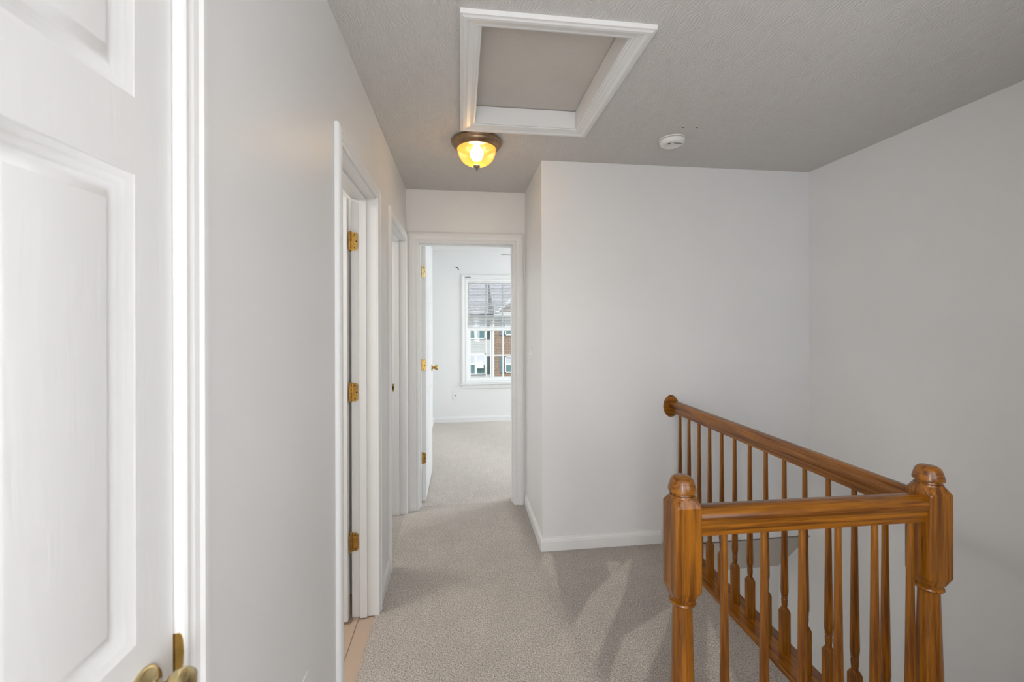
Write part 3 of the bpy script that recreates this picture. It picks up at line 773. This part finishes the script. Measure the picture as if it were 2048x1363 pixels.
def newel(cx, cy, blk0, blk1, dirt=None):
    e = empty('newel_post', (0, 0, 0)); e.parent = ra
    bm, T = newel_mesh(cx, cy, blk0, blk1, 0, 0)
    link('square_block', bm, M_WZ, e, bevel=.0022)
    zt = blk1 + .0155
    bm = bmesh.new(); lathe(bm, [(.0335, zt - .012), (.0335, zt + .008), (.0325, zt + .0105), (.029, zt + .0115), (.0275, zt + .014), (.0275, zt + .019)], 40, T)
    autosmooth(link('collar', bm, M_WZ, e), 40)
    zc = zt + .0185
    bm = bmesh.new(); lathe(bm, [(.0, zc), (.034, zc), (.0365, zc + .002), (.0368, zc + .006), (.034, zc + .018), (.0305, zc + .030), (.027, zc + .036), (.021, zc + .0405), (.012, zc + .0425), (0, zc + .043)], 40, T, caps=False)
    autosmooth(link('cap', bm, M_WX, e), 38)
    b = blk0 - .014
    bm = bmesh.new(); lathe(bm, [(.030, b - .004), (.0315, b - .008), (.0300, b - .0125), (.0270, b - .0150), (.0300, b - .0175), (.0340, b - .0195), (.0355, b - .024), (.0330, b - .0285), (.0265, b - .0315), (.0255, b - .036), (.0265, b - .08), (.0300, b - .22), (.0335, b - .34), (.0350, b - .40),
                          (.030, b - .415), (.0285, b - .42), (.033, b - .428), (.036, b - .438), (.033, b - .446), (.030, b - .452)], 40, T)
    autosmooth(link('turned_shaft', bm, M_WZ, e), 38)
    zb = b - .452
    bm = bmesh.new(); h = NW / 2; box(bm, T @ Vector((-h, -h, -.02)), T @ Vector((h, h, zb))); link('square_base', bm, M_WZ, e, bevel=.004)
    return e
NX1, NX2, NY = .5985, 1.3715, 1.0795
newel(NX1, NY, .7130, .9390)
newel(NX2, NY, .6900, .9320)

RAILP = [(-.0190, 0), (-.0190, .010), (-.0200, .014), (-.0235, .0165), (-.0245, .022), (-.0240, .027), (-.0280, .032), (-.0300, .040), (-.0295, .048), (-.0255, .056), (-.0180, .0625), (-.0080, .0660), (0, .0668),
         (.0080, .0660), (.0180, .0625), (.0255, .056), (.0295, .048), (.0300, .040), (.0280, .032), (.0240, .027), (.0245, .022), (.0235, .0165), (.0200, .014), (.0190, .010), (.0190, 0)]
def rail(name, A, B, mat, k=1.12):
    A, B = Vector(A), Vector(B); d = (B - A).normalized(); side = d.cross(Vector((0, 0, 1))).normalized(); up = Vector((0, 0, 1))
    bm = bmesh.new(); off = Vector((OX, OY, 0))
    sweep(bm, [(p - off, side, up) for p in (A, B)], [(w * k, t * k) for w, t in RAILP])
    o = link(name, bm, mat, ra); return autosmooth(o, 32)
hz = .8560
r1 = rail('handrail', (1.3685, 1.1155, .8510), (1.3685, Y1 - .0145, .8450), M_WY)
r2 = rail('handrail', (NX1 + NW/2 - .001, NY, .8560), (NX2 - NW/2 + .001, NY, .8520), M_WX)
# wall rosette at the far end
bm = bmesh.new(); R = Matrix.Translation((1.352 - OX, Y1 - OY, .8830)) @ Matrix.Rotation(PI / 2, 4, 'X') @ Matrix.Scale(.74, 4, (1, 0, 0))
lathe(bm, [(.069, 0), (.071, .004), (.069, .010), (.062, .0155), (.0, .0165)], 48, R, caps=True)
autosmooth(link('wall_rosette', bm, M_WX, ra), 38)
# shoe board (floor plate)
bm = bmesh.new(); box(bm, (1.296 - OX, NY + NW/2 - OY, -.002), (1.434 - OX, Y1 - OY, .020)); link('floor_plate', bm, M_WY, ra, bevel=.005)
bm = bmesh.new(); box(bm, (1.401 - OX, NY + NW/2 - OY, -.185), (1.4255 - OX, Y1 - OY - .0, -.003)); link('fascia_board', bm, M_TRIM, ra)
bm = bmesh.new(); box(bm, (NX1 + NW/2 - OX, NY - .045 - OY, -.002), (NX2 - NW/2 - OX, NY + .045 - OY, .020)); link('floor_plate', bm, M_WX, ra, bevel=.005)
# balusters
def baluster_mesh(top):
    bm = bmesh.new(); h = .0155
    # square foot with pyramidal shoulder
    def sq(z, r): return [bm.verts.new((a * r, b * r, z)) for a, b in ((1, -1), (1, 1), (-1, 1), (-1, -1))]
    R = [sq(.018, h), sq(.196, h), sq(.212, .0095)]
    for A, B in zip(R, R[1:]):
        for i in range(4): bm.faces.new((A[i], A[(i+1) % 4], B[(i+1) % 4], B[i]))
    bm.faces.new(R[0][::-1]); bm.faces.new(R[-1])
    lathe(bm, [(.0108, .203), (.0098, .211), (.0108, .222), (.0125, .244), (.0112, .250), (.0100, .253), (.0124, .256), (.0124, .261), (.0098, .2635), (.0130, .268), (.0146, .285), (.0141, .33), (.0120, .47), (.0099, .66), (.0082, top)], 20)
    return bm
b0 = baluster_mesh(.866)
proto = link('baluster', b0, M_WZ, ra); autosmooth(proto, 38)
ys = [2.489, 2.384, 2.277, 2.173, 2.065, 1.959, 1.848, 1.742, 1.633, 1.525, 1.417, 1.312, 1.205]
xs = [.722, .841, .959, 1.073, 1.191, 1.309]
spots = [(1.3685, y) for y in ys] + [(x, NY) for x in xs]
for i, (x, y) in enumerate(spots):
    o = proto if i == 0 else proto.copy()
    if i: COL.objects.link(o)
    o.parent = ra; o.location = (x - OX, y - OY, 0); o.rotation_euler = (0, 0, 0)

# ------------------------------------------------------------------ neighbouring house across the street
FY = 19.0
hs_ = empty('neighbor_house', (1.4, FY, -3.0)); tag(hs_, 'grey sided and brown brick townhouse seen through the bedroom window', 'house')
def hp(name, bs, mat, parent=None, bevel=0):
    o = boxes(name, [((a[0] - 1.4, a[1] - FY, a[2] + 3), (b[0] - 1.4, b[1] - FY, b[2] + 3)) for a, b in bs], mat, parent or hs_, bevel); return o
GZ = -3.0
hp('sided_wall', [((-5, FY, GZ), (1.40, FY + 6, 1.62))], M_SIDING)
hp('brick_wall', [((1.44, FY - .25, GZ), (7, FY + 6, 1.62))], M_BRICK)
hp('corner_trim', [((1.405, FY - .30, GZ), (1.475, FY + .1, 1.62))], M_EXTW)
hp('downspout', [((1.325, FY - .09, GZ), (1.365, FY - .005, 1.60))], M_EXTW)
hp('eave', [((-5.2, FY - .45, 1.62), (1.46, FY + .1, 1.78))], M_EXTW)
hp('eave', [((1.44, FY - .65, 1.60), (7.1, FY - .2, 1.80))], M_EXTW)
def hwindow(x0, x1, z0, z1, y, split=None, curtain=.5, mull=None):
    f = .045
    w = hp('window', [((x0, y - .05, z0), (x0 + f, y + .02, z1)), ((x1 - f, y - .05, z0), (x1, y + .02, z1)), ((x0, y - .05, z0), (x1, y + .02, z0 + f)), ((x0, y - .05, z1 - f), (x1, y + .02, z1)), ((x0, y - .045, (z0 + z1) / 2 - .025), (x1, y + .02, (z0 + z1) / 2 + .025))] +
           ([((mull - .045, y - .055, z0), (mull + .045, y + .02, z1))] if mull else []), M_EXTW)
    p = hp('pane', [((x0, y - .02, z0), (x1, y + .01, (z0 + z1) / 2))], M_TEAL); p.parent = w
    p = hp('curtain', [((x0, y - .02, (z0 + z1) / 2), (x1, y + .01, z1))], M_CURT); p.parent = w
    return w
hwindow(-.35, 1.10, -.98, -.04, FY - .005, mull=.66)
hwindow(-.35, 1.10, .62, 1.58, FY - .005, mull=.66)
hwindow(1.96, 2.95, -.90, -.16, FY - .255)
hwindow(1.96, 2.95, .78, 1.54, FY - .255)
hp('shutter', [((1.165, FY - .05, -.97), (1.295, FY - .004, -.14))], M_SHUT)
hp('shutter', [((1.165, FY - .05, .62), (1.295, FY - .004, 1.45))], M_SHUT)
hp('shutter', [((1.72, FY - .30, -.90), (1.92, FY - .252, -.16))], M_SHUTB)
hp('shutter', [((1.72, FY - .30, .78), (1.92, FY - .252, 1.50))], M_SHUTB)
hp('air_conditioner', [((.70, FY - .35, -.68), (1.00, FY - .03, -.42))], M_EXTW, bevel=.02)
def hprism(name, pts, d0, d1, mat):
    """polygon in (x, z) extruded from y=d0 to d1"""
    bm = bmesh.new()
    A = [bm.verts.new((x - 1.4, d0 - FY, z + 3)) for x, z in pts]; B = [bm.verts.new((x - 1.4, d1 - FY, z + 3)) for x, z in pts]
    k = len(pts); bm.faces.new(A); bm.faces.new(B[::-1])
    for i in range(k): bm.faces.new((A[i], A[(i+1) % k], B[(i+1) % k], B[i]))
    return link(name, bm, mat, hs_)
# main roof slope (rises away from us)
bm = bmesh.new()
q = [(-5.2, FY - .45, 1.78), (7.1, FY - .45, 1.78), (7.1, FY + 4, 5.4), (-5.2, FY + 4, 5.4)]
A = [bm.verts.new((x - 1.4, y - FY, z + 3)) for x, y, z in q]; B = [bm.verts.new((x - 1.4, y - FY, z + 2.85)) for x, y, z in q]
bm.faces.new(A); bm.faces.new(B[::-1])
for i in range(4): bm.faces.new((A[i], A[(i+1) % 4], B[(i+1) % 4], B[i]))
link('roof', bm, M_ROOF, hs_)
hprism('gable_wall', [(1.60, 1.80), (4.4, 4.0), (7.0, 1.80)], FY - .60, FY - .35, M_BRICK)
hprism('gable_rake', [(1.45, 1.80), (1.62, 1.80), (4.4, 4.02), (7.0, 1.80), (7.2, 1.80), (4.4, 4.28)], FY - .72, FY - .55, M_EXTW)
hprism('roof_valley', [(1.18, 3.45), (1.20, 1.80), (1.42, 1.80)], FY - .62, FY - .5, M_ROOFD)
st(boxes('ground', [((-40, YB + 2, -3.1), (40, 60, -3.0))], M_GRASS))
